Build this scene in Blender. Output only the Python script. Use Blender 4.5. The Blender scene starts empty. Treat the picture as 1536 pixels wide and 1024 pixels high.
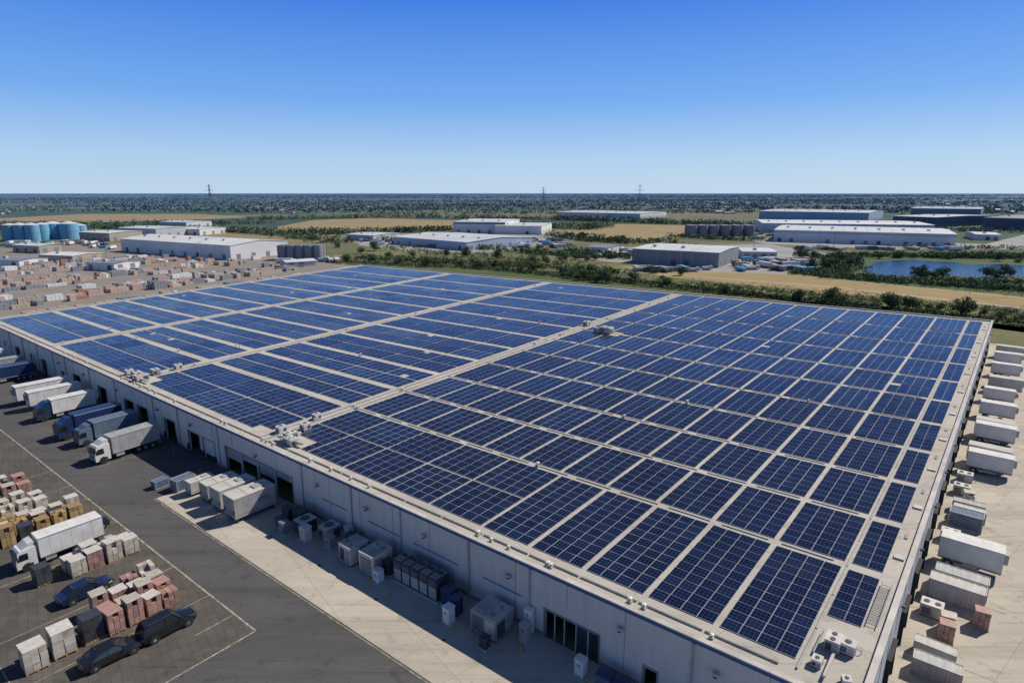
import bpy, math, random
import numpy as np
from mathutils import Vector, Matrix
random.seed(7); rng=np.random.default_rng(7)
R=math.radians
SC=bpy.context.scene
# ------------------------------------------------------------------ camera / image position to ground point
H=42.0; F=930.0; TH=math.atan((512-289)/F); CT,ST=math.cos(TH),math.sin(TH)
def G(c,r,z=0.0):
    """world point on the level z seen by the camera at image column c, row r"""
    y=r-512; zd=-F*ST-y*CT; t=-(H-z)/zd
    return Vector(((c-768)*t,(F*CT-y*ST)*t,z))
cam=bpy.data.cameras.new('camera'); camo=bpy.data.objects.new('camera',cam); SC.collection.objects.link(camo)
camo.location=(0,0,H); camo.rotation_euler=(math.pi/2-TH,0,0); cam.sensor_width=36; cam.lens=F/1536*36
cam.clip_start=0.5; cam.clip_end=80000; SC.camera=camo
SC.view_settings.view_transform='Standard'; SC.view_settings.look='None'; SC.view_settings.exposure=0
# ------------------------------------------------------------------ light
EL=R(44); SUN=Vector((0.90,0.43,0)).normalized()
az=math.atan2(SUN.x,SUN.y)
sd=Vector((SUN.x*math.cos(EL),SUN.y*math.cos(EL),math.sin(EL)))
sl=bpy.data.lights.new('sun','SUN'); sl.energy=5.0; sl.angle=R(0.5); sl.color=(1,0.925,0.81)
so=bpy.data.objects.new('sun',sl); SC.collection.objects.link(so); so.rotation_euler=sd.to_track_quat('Z','Y').to_euler()
W=bpy.data.worlds.new('World'); SC.world=W; W.use_nodes=True; nt=W.node_tree
sk=nt.nodes.new('ShaderNodeTexSky'); sk.sky_type='NISHITA'; sk.sun_disc=False; sk.sun_elevation=EL; sk.sun_rotation=az
sk.altitude=0; sk.air_density=1.0; sk.dust_density=0.3; sk.ozone_density=1.5
tc=nt.nodes.new('ShaderNodeTexCoord'); sx=nt.nodes.new('ShaderNodeSeparateXYZ'); nt.links.new(tc.outputs['Generated'],sx.inputs[0])
cr=nt.nodes.new('ShaderNodeValToRGB'); e=cr.color_ramp.elements; e[0].position=0; e[0].color=(.51,.68,.87,1); e[1].position=1; e[1].color=(.035,.06,.14,1)
for p,c in ((.05,(.41,.62,.89)),(.13,(.165,.41,.89)),(.27,(.03,.19,.80)),(.40,(.035,.085,.25))):
    q=e.new(p); q.color=(*c,1)
nt.links.new(sx.outputs[2],cr.inputs[0]); vs_=nt.nodes.new('ShaderNodeVectorMath'); vs_.operation='SCALE'; vs_.inputs['Scale'].default_value=10.; nt.links.new(cr.outputs[0],vs_.inputs[0])
mx=nt.nodes.new('ShaderNodeMix'); mx.data_type='RGBA'; mx.inputs[0].default_value=.88; nt.links.new(sk.outputs[0],mx.inputs[6]); nt.links.new(vs_.outputs[0],mx.inputs[7])
nt.links.new(mx.outputs[2],nt.nodes['Background'].inputs[0])
nt.nodes['Background'].inputs[1].default_value=0.1
# ------------------------------------------------------------------ materials
def nn(t,k,**kw):
    n=t.nodes.new(k)
    for a,b in kw.items(): setattr(n,a,b)
    return n
def math_n(t,op,a,b=None):
    n=nn(t,'ShaderNodeMath',operation=op)
    for i,x in enumerate((a,b)):
        if x is None: continue
        if isinstance(x,(int,float)): n.inputs[i].default_value=x
        else: t.links.new(x,n.inputs[i])
    return n.outputs[0]
def mixc(t,f,a,b,mode='MIX'):
    n=nn(t,'ShaderNodeMix',data_type='RGBA',blend_type=mode)
    if isinstance(f,(int,float)): n.inputs[0].default_value=f
    else: t.links.new(f,n.inputs[0])
    for i,x in ((6,a),(7,b)):
        if isinstance(x,tuple): n.inputs[i].default_value=(*x[:3],1)
        else: t.links.new(x,n.inputs[i])
    return n.outputs[2]
def noise(t,vec,scale,det=4,rough=.55):
    n=nn(t,'ShaderNodeTexNoise'); n.inputs['Scale'].default_value=scale; n.inputs['Detail'].default_value=det; n.inputs['Roughness'].default_value=rough
    if vec is not None: t.links.new(vec,n.inputs['Vector'])
    return n.outputs[0]
def ramp(t,f,a,b):
    n=nn(t,'ShaderNodeMapRange'); t.links.new(f,n.inputs[0]); n.inputs[1].default_value=a; n.inputs[2].default_value=b; return n.outputs[0]
def objc(t,rot=0,scale=(1,1,1)):
    c=nn(t,'ShaderNodeTexCoord'); m=nn(t,'ShaderNodeMapping'); m.inputs['Rotation'].default_value=(0,0,rot); m.inputs['Scale'].default_value=scale
    t.links.new(c.outputs['Object'],m.inputs[0]); return m.outputs[0]
def start(name):
    m=bpy.data.materials.new(name); m.use_nodes=True; t=m.node_tree; return m,t,t.nodes['Principled BSDF']
HAZE=(.085,.155,.27)  # bluish air haze, painted into base colours by distance from the origin
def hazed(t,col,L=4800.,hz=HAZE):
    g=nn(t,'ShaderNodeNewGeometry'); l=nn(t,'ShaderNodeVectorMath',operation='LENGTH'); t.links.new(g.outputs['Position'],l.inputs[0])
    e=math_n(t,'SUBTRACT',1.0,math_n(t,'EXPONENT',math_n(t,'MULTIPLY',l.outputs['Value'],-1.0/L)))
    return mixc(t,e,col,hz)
def M(name,c1,c2=None,scale=1.0,rough=.7,metal=0.,spec=.4,bump=0.,haze=False,island=0.,L=4800.,hz=HAZE):
    m,t,b=start(name); v=objc(t)
    if c2 is None: c2=tuple(x*.82 for x in c1)
    n=noise(t,v,scale,5); col=mixc(t,ramp(t,n,.35,.65),c1,c2)
    if island:
        g=nn(t,'ShaderNodeNewGeometry'); k=nn(t,'ShaderNodeMapRange'); t.links.new(g.outputs['Random Per Island'],k.inputs[0]); k.inputs[3].default_value=1-island;k.inputs[4].default_value=1+island
        h=nn(t,'ShaderNodeHueSaturation'); t.links.new(k.outputs[0],h.inputs['Value']); t.links.new(col,h.inputs['Color']); col=h.outputs[0]
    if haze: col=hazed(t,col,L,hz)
    t.links.new(col,b.inputs['Base Color']); b.inputs['Roughness'].default_value=rough; b.inputs['Metallic'].default_value=metal
    b.inputs['Specular IOR Level'].default_value=spec
    return m
AROT=R(51.8)
def paved(name,c1,c2,stain,joint=None,jw=5.,jh=5.,mort=(.62,.6,.57),cj=.05,sf=1.):
    m,t,b=start(name); v=objc(t,AROT)
    col=mixc(t,ramp(t,noise(t,v,.07,6,.65),.35,.65),c1,c2)
    vs=objc(t,AROT,(.02,.35,1)); col=mixc(t,math_n(t,'MULTIPLY',ramp(t,noise(t,vs,1.0,5,.7),.50,.70),.5*sf),col,stain)
    vs=objc(t,AROT,(.05,1.6,1)); col=mixc(t,math_n(t,'MULTIPLY',ramp(t,noise(t,vs,1.0,4,.6),.58,.70),.4*sf),col,stain)
    vs=objc(t,AROT+.5,(.04,1.9,1)); col=mixc(t,math_n(t,'MULTIPLY',ramp(t,noise(t,vs,1.0,3,.5),.62,.68),.4*sf),col,stain)
    col=mixc(t,math_n(t,'MULTIPLY',ramp(t,noise(t,v,.45,5,.7),.56,.68),.6*sf),col,stain)
    col=mixc(t,math_n(t,'MULTIPLY',ramp(t,noise(t,v,1.7,3,.6),.66,.70),.5*sf),col,tuple(x*.7 for x in stain))
    col=mixc(t,math_n(t,'MULTIPLY',noise(t,v,9,3,.8),.25),col,tuple(x*1.6 for x in c1))
    if joint:
        br=nn(t,'ShaderNodeTexBrick',offset=0.0); t.links.new(v,br.inputs['Vector']); br.inputs['Scale'].default_value=1; br.inputs['Mortar Size'].default_value=.03
        br.inputs['Brick Width'].default_value=jw; br.inputs['Row Height'].default_value=jh
        br.inputs['Color1'].default_value=(1-cj,1-cj,1-cj,1); br.inputs['Color2'].default_value=(1+cj,1+cj,1+cj*.8,1); br.inputs['Mortar'].default_value=(*mort,1)
        col=mixc(t,1.0,col,br.outputs[0],'MULTIPLY')
    t.links.new(col,b.inputs['Base Color']); b.inputs['Roughness'].default_value=.9; b.inputs['Specular IOR Level'].default_value=.2
    return m
m_asph=paved('asphalt',(.078,.077,.078),(.102,.099,.097),(.043,.042,.043),sf=1.2)
m_park=paved('parking_asphalt',(.088,.081,.074),(.118,.107,.095),(.05,.046,.041),True,1.6,.8,(.72,.7,.68),.10,1.2)
m_conc=paved('concrete_slabs',(.45,.405,.34),(.365,.33,.275),(.20,.18,.15),True,5.,5.,(.72,.70,.66),.05,1.15)
m_roof=paved('roof_membrane',(.46,.43,.375),(.39,.365,.32),(.25,.235,.205),True,12.,12.,(.7,.7,.7),.05,1.2)
m_dirt=paved('yard_dirt',(.25,.225,.195),(.19,.175,.155),(.12,.115,.11))
m_line=M('road_paint',(.46,.41,.30),(.17,.155,.13),1.5,.8)
m_white=M('white_paint',(.74,.73,.70),(.60,.58,.54),.6,.45,island=.08)
m_offw=M('offwhite_panel',(.54,.52,.48),(.42,.40,.36),.7,.6,island=.1)
m_grey=M('grey_metal',(.28,.28,.29),(.20,.205,.215),.8,.5,.1,island=.15)
m_lgrey=M('light_grey_metal',(.42,.42,.41),(.32,.32,.315),.8,.5,.1,island=.12)
m_dgrey=M('dark_grey',(.055,.06,.07),(.035,.04,.045),1,.5,island=.2)
m_black=M('rubber',(.02,.02,.02),(.03,.03,.03),2,.8)
m_glass=M('dark_glass',(.015,.02,.028),(.015,.02,.028),1,.08,0,.8)
m_navy=M('navy_paint',(.02,.045,.12),(.015,.035,.1),1,.3,0,.6)
m_blueg=M('bluegrey_paint',(.14,.19,.26),(.10,.14,.20),1,.4)
m_cblack=M('black_car_paint',(.012,.013,.016),(.012,.013,.016),1,.12,0,.9)
m_cblue=M('darkblue_car_paint',(.010,.022,.065),(.010,.022,.065),1,.12,0,.9)
m_chrome=M('chrome',(.6,.6,.6),(.5,.5,.5),1,.2,1.)
m_red=M('red_lamp',(.35,.02,.02),(.3,.02,.02),1,.3)
m_wood=M('pallet_wood',(.42,.29,.15),(.30,.19,.09),3,.85,island=.2)
m_pinkc=M('pink_carton',(.42,.26,.22),(.31,.18,.155),2,.6,island=.22)
m_whitec=M('wrapped_carton',(.58,.53,.45),(.40,.355,.29),2,.45,island=.22)
m_brownc=M('kraft_carton',(.44,.31,.15),(.32,.21,.09),2,.8,island=.3)
m_darkc=M('black_wrap',(.07,.075,.085),(.04,.04,.05),2,.4,island=.2)
m_tarp=M('film_wrap',(.66,.63,.58),(.50,.47,.42),2,.3)
m_trim=M('blue_trim',(.03,.09,.25),(.025,.07,.2),1,.4)
m_cope=M('coping_metal',(.54,.51,.46),(.42,.395,.35),.5,.5,island=.06)
m_yellow=M('yellow_paint',(.5,.34,.06),(.4,.27,.04),1,.6)
def wallm(name,c1,c2):
    m,t,b=start(name); c=nn(t,'ShaderNodeTexCoord'); mp=nn(t,'ShaderNodeMapping'); mp.inputs['Scale'].default_value=(.9,.9,.07); t.links.new(c.outputs['Object'],mp.inputs[0])
    col=mixc(t,ramp(t,noise(t,mp.outputs[0],1.3,5,.7),.4,.7),c1,c2); col=mixc(t,math_n(t,'MULTIPLY',noise(t,objc(t),.15,3),.3),col,tuple(x*.7 for x in c1))
    s=nn(t,'ShaderNodeSeparateXYZ'); t.links.new(c.outputs['Object'],s.inputs[0])
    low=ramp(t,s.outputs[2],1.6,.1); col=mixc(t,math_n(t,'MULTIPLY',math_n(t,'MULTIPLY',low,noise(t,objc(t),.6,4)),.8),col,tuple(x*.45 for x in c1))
    t.links.new(col,b.inputs['Base Color']); b.inputs['Roughness'].default_value=.6; return m
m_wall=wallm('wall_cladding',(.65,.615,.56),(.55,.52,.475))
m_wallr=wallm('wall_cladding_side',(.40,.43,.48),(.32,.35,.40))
def solar():
    m,t,b=start('solar_glass'); u=nn(t,'ShaderNodeUVMap'); s=nn(t,'ShaderNodeSeparateXYZ'); t.links.new(u.outputs[0],s.inputs[0])
    def line(o,n,w):
        f=math_n(t,'FRACT',math_n(t,'MULTIPLY',o,float(n))); d=math_n(t,'ABSOLUTE',math_n(t,'SUBTRACT',f,.5)); return math_n(t,'GREATER_THAN',d,.5-w)
    fr=math_n(t,'MAXIMUM',line(s.outputs[0],1,.018),line(s.outputs[1],1,.021))
    ce=math_n(t,'MAXIMUM',line(s.outputs[0],4,.032),line(s.outputs[1],3,.032))
    g=nn(t,'ShaderNodeNewGeometry'); rnd=g.outputs['Random Per Island']
    col=mixc(t,rnd,(.002,.005,.022),(.007,.015,.050)); col=mixc(t,ramp(t,noise(t,objc(t),.04,4),.35,.7),col,(.005,.012,.048))
    col=mixc(t,math_n(t,'MULTIPLY',ce,.5),col,(.10,.13,.20)); col=mixc(t,math_n(t,'MULTIPLY',fr,.85),col,(.40,.41,.43))
    t.links.new(col,b.inputs['Base Color']); rr=math_n(t,'ADD',math_n(t,'MULTIPLY',rnd,.16),.08); t.links.new(rr,b.inputs['Roughness']); b.inputs['Specular IOR Level'].default_value=.3
    return m
m_solar=solar()
def terrain():
    m,t,b=start('terrain'); v=objc(t,R(12),(.0011,.0034,1))
    vo=nn(t,'ShaderNodeTexVoronoi'); vo.inputs['Scale'].default_value=1.0; vo.inputs['Randomness'].default_value=.8; t.links.new(v,vo.inputs['Vector'])
    s=nn(t,'ShaderNodeSeparateColor'); t.links.new(vo.outputs['Color'],s.inputs[0])
    cr=nn(t,'ShaderNodeValToRGB'); cr.color_ramp.interpolation='CONSTANT'; e=cr.color_ramp.elements
    cols=[(0,(.055,.085,.03)),(.22,(.25,.20,.095)),(.36,(.08,.11,.035)),(.54,(.17,.16,.07)),(.66,(.055,.085,.03)),(.80,(.32,.255,.125)),(.9,(.10,.13,.045))]
    e[0].position=0; e[0].color=(*cols[0][1],1); e[1].position=cols[1][0]; e[1].color=(*cols[1][1],1)
    for p,c in cols[2:]:
        q=e.new(p); q.color=(*c,1)
    t.links.new(s.outputs[0],cr.inputs[0]); col=cr.outputs[0]
    col=mixc(t,math_n(t,'MULTIPLY',ramp(t,noise(t,objc(t,0,(.35,1,1)),.010,8,.7),.50,.62),.9),col,(.05,.08,.028))
    g=nn(t,'ShaderNodeNewGeometry'); l=nn(t,'ShaderNodeVectorMath',operation='LENGTH'); t.links.new(g.outputs['Position'],l.inputs[0])
    near=mixc(t,ramp(t,noise(t,objc(t),.02,8,.7),.4,.62),(.25,.20,.10),(.10,.13,.042))
    near=mixc(t,ramp(t,noise(t,objc(t),.5,5,.7),.45,.7),near,(.11,.125,.05))
    n2=nn(t,'ShaderNodeMapRange'); t.links.new(l.outputs['Value'],n2.inputs[0]); n2.inputs[1].default_value=520; n2.inputs[2].default_value=620
    col=mixc(t,n2.outputs[0],near,col)
    col=mixc(t,math_n(t,'MULTIPLY',noise(t,objc(t),.15,6,.8),.35),col,(.055,.08,.028))
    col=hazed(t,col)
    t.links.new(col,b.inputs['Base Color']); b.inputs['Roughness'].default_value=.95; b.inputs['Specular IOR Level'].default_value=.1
    return m
m_terr=terrain()
def grassm(name,a,c,sc=.03,g=None,th=.5):
    m,t,b=start(name); col=mixc(t,ramp(t,noise(t,objc(t),sc,8,.7),.38,.62),a,c); col=mixc(t,math_n(t,'MULTIPLY',ramp(t,noise(t,objc(t,.3,(.05,.6,1)),1,5,.7),.4,.7),.4),col,tuple(x*.6 for x in a))
    if g: col=mixc(t,math_n(t,'MULTIPLY',ramp(t,noise(t,objc(t,-.3,(.35,1,1)),.035,8,.75),th,th+.1),.85),col,g)
    col=mixc(t,math_n(t,'MULTIPLY',noise(t,objc(t),.8,5,.8),.4),col,tuple(x*.55 for x in c))
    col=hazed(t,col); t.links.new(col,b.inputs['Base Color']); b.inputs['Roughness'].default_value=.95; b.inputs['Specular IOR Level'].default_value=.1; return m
m_gold=grassm('golden_field',(.44,.32,.145),(.34,.255,.11),.03,(.20,.20,.075),.53); m_dry=grassm('dry_grass',(.27,.23,.10),(.17,.17,.06),.03,(.085,.12,.038),.46); m_green=grassm('green_scrub_ground',(.08,.12,.03),(.14,.16,.05),.06,(.055,.09,.024))
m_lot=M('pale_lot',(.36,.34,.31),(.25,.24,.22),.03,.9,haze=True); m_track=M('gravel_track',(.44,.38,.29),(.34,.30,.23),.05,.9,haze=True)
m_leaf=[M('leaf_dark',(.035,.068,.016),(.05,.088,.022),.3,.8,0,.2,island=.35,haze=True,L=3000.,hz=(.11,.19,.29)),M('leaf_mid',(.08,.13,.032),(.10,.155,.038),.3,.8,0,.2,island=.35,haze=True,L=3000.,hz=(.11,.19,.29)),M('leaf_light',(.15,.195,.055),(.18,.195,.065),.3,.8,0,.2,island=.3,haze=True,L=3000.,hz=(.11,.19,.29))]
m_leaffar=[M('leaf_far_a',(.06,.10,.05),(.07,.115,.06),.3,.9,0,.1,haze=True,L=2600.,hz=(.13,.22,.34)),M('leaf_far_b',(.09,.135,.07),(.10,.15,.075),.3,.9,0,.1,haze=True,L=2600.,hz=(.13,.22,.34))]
m_bark=M('bark',(.12,.09,.065),(.07,.055,.04),3,.9)
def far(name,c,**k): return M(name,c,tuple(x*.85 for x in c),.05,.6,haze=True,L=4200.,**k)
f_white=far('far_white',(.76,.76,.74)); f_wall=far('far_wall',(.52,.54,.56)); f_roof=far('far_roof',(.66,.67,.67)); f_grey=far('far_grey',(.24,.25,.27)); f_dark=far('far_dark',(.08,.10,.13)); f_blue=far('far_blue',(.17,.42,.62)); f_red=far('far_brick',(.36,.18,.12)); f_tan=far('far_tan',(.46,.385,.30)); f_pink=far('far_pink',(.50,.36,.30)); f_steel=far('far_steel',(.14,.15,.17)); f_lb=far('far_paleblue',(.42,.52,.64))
m_water,t,b=start('water'); b.inputs['Base Color'].default_value=(.012,.05,.13,1); b.inputs['Roughness'].default_value=.15
bp=nn(t,'ShaderNodeBump'); bp.inputs['Strength'].default_value=.6; bp.inputs['Distance'].default_value=.8; t.links.new(noise(t,objc(t),.6,4),bp.inputs['Height']); t.links.new(bp.outputs[0],b.inputs['Normal'])
# ------------------------------------------------------------------ mesh builder
class MB:
    def __init__(s): s.v=[];s.f=[];s.m=[];s.mats=[];s.T=Matrix.Identity(4)
    def mi(s,m):
        if m not in s.mats: s.mats.append(m)
        return s.mats.index(m)
    def add(s,vs,fs,m):
        o=len(s.v); k=s.mi(m)
        s.v+= [tuple(s.T@Vector(p)) for p in vs]
        for f in fs: s.f.append([o+i for i in f]); s.m.append(k)
    def box(s,x,y,z,a,b,c,m,rot=0.):
        """centre x,y ; base z ; size a,b,c"""
        cs,sn=math.cos(rot),math.sin(rot); vs=[]
        for dz in (0,c):
            for dx,dy in ((-a/2,-b/2),(a/2,-b/2),(a/2,b/2),(-a/2,b/2)): vs.append((x+dx*cs-dy*sn,y+dx*sn+dy*cs,z+dz))
        s.add(vs,[(3,2,1,0),(4,5,6,7),(0,1,5,4),(1,2,6,5),(2,3,7,6),(3,0,4,7)],m)
    def beam(s,p,q,w,m,h=None):
        p=Vector(p);q=Vector(q);d=(q-p).normalized(); up=Vector((0,0,1)) if abs(d.z)<.95 else Vector((1,0,0)); a=d.cross(up).normalized()*w/2; b=a.normalized().cross(d)*(h or w)/2
        vs=[p-a-b,p+a-b,p+a+b,p-a+b,q-a-b,q+a-b,q+a+b,q-a+b]; s.add(vs,[(3,2,1,0),(4,5,6,7),(0,1,5,4),(1,2,6,5),(2,3,7,6),(3,0,4,7)],m)
    def cyl(s,x,y,z,r,h,m,n=14,axis='z',r2=None):
        r2=r if r2 is None else r2; vs=[]
        for k,rr in ((0,r),(h,r2)):
            for i in range(n):
                a=2*math.pi*i/n; c,q=rr*math.cos(a),rr*math.sin(a)
                vs.append((x+c,y+q,z+k) if axis=='z' else ((x+c,y+k,z+q) if axis=='y' else (x+k,y+c,z+q)))
        fs=[(i,(i+1)%n,n+(i+1)%n,n+i) for i in range(n)]+[tuple(range(n))[::-1],tuple(range(n,2*n))]
        s.add(vs,fs,m)
    def prism(s,prof,y0,y1,m):
        n=len(prof); vs=[(x,y0,z) for x,z in prof]+[(x,y1,z) for x,z in prof]
        s.add(vs,[(i,(i+1)%n,n+(i+1)%n,n+i) for i in range(n)]+[tuple(range(n))[::-1],tuple(range(n,2*n))],m)
    def mesh(s,name,fix=True):
        me=bpy.data.meshes.new(name); me.from_pydata(s.v,[],s.f)
        for m in s.mats: me.materials.append(m)
        me.polygons.foreach_set('material_index',s.m)
        if fix:
            import bmesh
            bm=bmesh.new(); bm.from_mesh(me); bmesh.ops.recalc_face_normals(bm,faces=bm.faces); bm.to_mesh(me); bm.free()
        return me
    def obj(s,name,loc=(0,0,0),rot=0.,parent=None,bevel=0,fix=True): return place(s.mesh(name,fix),name,loc,rot,parent,bevel)
def place(me,name,loc=(0,0,0),rot=0.,parent=None,bevel=0,sc=1.):
    o=bpy.data.objects.new(name,me); SC.collection.objects.link(o); o.location=loc; o.rotation_euler=(0,0,rot); o.scale=(sc,sc,sc) if not isinstance(sc,tuple) else sc
    if parent: o.parent=parent
    if bevel:
        b=o.modifiers.new('b','BEVEL'); b.width=bevel; b.segments=2; b.limit_method='ANGLE'
    return o
def sheet(name,pts,z,m):
    b=MB(); b.add([(p[0],p[1],z) for p in pts],[tuple(range(len(pts)))],m)
    o=b.obj(name,fix=False)
    if o.data.polygons[0].normal.z<0: o.data.flip_normals()
    return o
# ------------------------------------------------------------------ site frames
HB=7.0
cN=G(1293,1071,HB).xy; cR=G(1490,481,HB).xy; cB=G(545,397,HB).xy; cL=G(-25,480,HB).xy
N=cN.copy(); A=(cL-cN).normalized(); O=Vector((-A.y,A.x)); 
if O.dot(cR-cN)>0: O=-O
RO=math.atan2(O.y,O.x)
Bd=(cR-cN).normalized(); O2=Vector((Bd.y,-Bd.x)); RO2=math.atan2(O2.y,O2.x)
LA=(cL-cN).length; LB=(cR-cN).length
def Y(u,d,z=0): p=N+A*u+O*d; return Vector((p.x,p.y,z))
def Y2(v,d,z=0): p=N+Bd*v+O2*d; return Vector((p.x,p.y,z))
def RF(u,v,z=HB):
    s=u/LA;t=v/LB; p=cN*(1-s)*(1-t)+cL*s*(1-t)+cR*(1-s)*t+cB*s*t; return Vector((p.x,p.y,z))
def ground():
    b=MB(); radii=[0,60,200,500,1000,2500,6000,15000,40000]; n=48; vs=[(0,0,0)]; fs=[]
    for r in radii[1:]:
        for i in range(n): a=2*math.pi*i/n; vs.append((r*math.cos(a),r*math.sin(a),0))
    for i in range(n): fs.append((0,1+i,1+(i+1)%n))
    for k in range(len(radii)-2):
        o=1+k*n
        for i in range(n): fs.append((o+i,o+n+i,o+n+(i+1)%n,o+(i+1)%n))
    b.add(vs,fs,m_terr); b.obj('ground',fix=False)
ground()
sheet('yard_asphalt',[Y(-40,0-.2),Y(LA+60,-.2),Y(LA+60,120),Y(-40,120)],.02,m_asph)
sheet('concrete_apron',[Y(-40,0),Y(86,0),Y(86,11),Y(-40,11)],.03,m_conc)
sheet('parking_lot',[Y(49.5,17),Y(160,17),Y(160,60),Y(49.5,60)],.03,m_park)
sheet('side_yard_concrete',[Y2(-60,-.2),Y2(LB+3,-.2),Y2(LB+3,75),Y2(-60,75)],.035,m_conc)
pl=MB()
def gline(p,q,w=.13,z=.04,m=m_line):
    d=(q-p); d.normalize(); n=Vector((-d.y,d.x,0))*w/2; pl.add([(p-n)+Vector((0,0,z)),(p+n)+Vector((0,0,z)),(q+n)+Vector((0,0,z)),(q-n)+Vector((0,0,z))],[(0,1,2,3)],m)
gline(Y(49.5,17),Y(160,17),.18); gline(Y(49.5,17.1),Y(49.5,60),.18)
for u in (53.5,58.6,67,77.9,93.5,100,108): gline(Y(u,17.1),Y(u,21 if u<57 else 34),.1,.044)
gline(Y(-40,11.25),Y(86,11.25),.1,.04)
for u in range(104,160,6): gline(Y(u,2.0),Y(u,12),.1,.04)
gline(Y(49.5,34),Y(130,34),.1,.052)
for v in range(20,170,12): gline(Y2(v,1),Y2(v,8),.1,.05)
pl.obj('painted_markings',fix=False)
pl=MB()
for u in range(4,84,10):
    p=Y(u,6.5); pl.box(p.x,p.y,.031,.35,.35,.012,m_dgrey,RO)
pl.obj('drain_covers')
# ------------------------------------------------------------------ main warehouse
root=bpy.data.objects.new('solar_warehouse',None); SC.collection.objects.link(root)
opens=sorted([(15,16.2,2.2,None),(20.7,26.7,3.0,None),(69,87,4.0,'part'),(90.5,94.3,3.6,'half'),(95.5,99.3,3.6,None),(104,108,3.8,None),(115,119,3.8,None),(121,125,3.8,None),(134,138,3.8,None),(148,152,3.8,None),(158,159.5,3,'door'),(170,173,3.6,None),(178,181,3.6,'half'),(190,193,3.6,None),(200,203,3.6,'half')])
w=MB(); ti=.35
def seg(fn,a,b,z0,z1,m,d0=-ti,d1=0.):
    p=[fn(a,d0),fn(b,d0),fn(b,d1),fn(a,d1)]; vs=[(q.x,q.y,z0) for q in p]+[(q.x,q.y,z1) for q in p]
    w.add(vs,[(3,2,1,0),(4,5,6,7),(0,1,5,4),(1,2,6,5),(2,3,7,6),(3,0,4,7)],m)
pos=0.
for (a,b,h,k) in opens:
    seg(Y,pos,a,0,HB,m_wall); seg(Y,a,b,h,HB,m_wall); pos=b
seg(Y,pos,LA,0,HB,m_wall)
ro=[(v,v+3.2) for v in range(12,160,8)]
pos=.36
for a,b in ro:
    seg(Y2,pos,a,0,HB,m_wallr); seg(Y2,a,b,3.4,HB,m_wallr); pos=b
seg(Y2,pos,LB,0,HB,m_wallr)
def wallseg(p,q,m):
    d=(q-p).normalized(); n=Vector((-d.y,d.x))*.35; c=(cN+cB)/2
    if n.dot(c-p)<0: n=-n
    vs=[(*p,0),(*q,0),(*(q+n),0),(*(p+n),0),(*p,HB),(*q,HB),(*(q+n),HB),(*(p+n),HB)]
    w.add(vs,[(3,2,1,0),(4,5,6,7),(0,1,5,4),(1,2,6,5),(2,3,7,6),(3,0,4,7)],m)
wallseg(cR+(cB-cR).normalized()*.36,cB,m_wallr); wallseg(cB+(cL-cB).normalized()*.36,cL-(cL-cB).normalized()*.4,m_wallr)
w.obj('walls',parent=root)
w=MB()
for i in range(1,int(LA/6)+1):
    u=i*6.05
    if any(a-.2<u<b+.2 for a,b,_,_ in opens): seg(Y,u-.025,u+.025,4.3,HB-.35,m_grey,0,.02)
    else: seg(Y,u-.025,u+.025,.45,HB-.35,m_grey,0,.02)
pos=0
for a,b,_,_ in opens+[(LA,LA,0,0)]: seg(Y,pos+.16,a-.16,.03,.4,m_grey,0,.03); pos=b
for i in range(1,int(LB/4)+1):
    v=i*4.0; seg(Y2,v-.03,v+.03,3.6,HB-.35,m_grey,0,.03)
for a,b,h,k in opens:
    seg(Y,a-.15,a,0,h,m_grey,-.1,.06); seg(Y,b,b+.15,0,h,m_grey,-.1,.06); seg(Y,a-.15,b+.15,h,h+.18,m_grey,-.1,.07)
    if k=='half': seg(Y,a,b,.9,h,m_white,-.3,-.2)
    if k=='part':
        n=4
        for i in range(n):
            x=a+(b-a)*i/n
            seg(Y,x+.3,x+(b-a)/n-.3,2.2 if i%2 else 3.0,h,m_lgrey,-.3,-.2); seg(Y,x-.1,x+.1,0,h,m_wall,-.3,-.02)
    if k=='door': seg(Y,a,b,0,h,m_dgrey,-.3,-.2)
    if b-a>3 and b-a<5:
        for x in (a-.1,b+.1): seg(Y,x-.15,x+.15,.3,1.3,m_black,.07,.3)
for a,b in ro:
    seg(Y2,a,b,.0,3.4,m_dgrey,-.3,-.2); seg(Y2,a-.12,a,0,3.4,m_black,0,.35); seg(Y2,b,b+.12,0,3.4,m_black,0,.35); seg(Y2,a-.12,b+.12,3.4,3.6,m_black,0,.4)
seg(Y,21,23.5,0,3.,m_dgrey,-.9,-.8)
for x in (21.9,23.2,24.5,25.6): seg(Y,x-.06,x+.06,0,3,m_lgrey,-.2,-.1)
w.obj('doors_and_frames',parent=root)
w=MB()
for i,u in enumerate((12,28.5,36.5,47,56,66.5,89,102.5,112,129,142,156,164,175,186,197,208)):
    seg(Y,u-.07,u+.07,0.1,HB-.34,m_lgrey,.035,.16)
for u in (10,18.5,31,43,53,63,78,98,110,128,145,160): seg(Y,u-.15,u+.15,4.7,4.95,m_dgrey,.02,.45); seg(Y,u-.25,u+.25,4.9,5.15,m_offw,.2,.5)
for v in range(6,170,12): seg(Y2,v-.15,v+.15,5.2,5.4,m_dgrey,.04,.4)
for a,b in ((29.5,34.5),(38,45),(47,53),(57,62)): seg(Y,a,b,3.2,3.28,m_grey,.035,.12)
w.obj('wall_fixtures',parent=root)
w=MB()
w.add([RF(.1,.1,HB-.25),RF(LA-.1,.1,HB-.25),RF(LA-.1,LB-.1,HB-.25),RF(.1,LB-.1,HB-.25)],[(0,1,2,3)],m_roof)
ro_=w.obj('roof',parent=root,fix=False)
if ro_.data.polygons[0].normal.z<0: ro_.data.flip_normals()
w=MB()
cs=[cN,cR,cB,cL]
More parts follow.
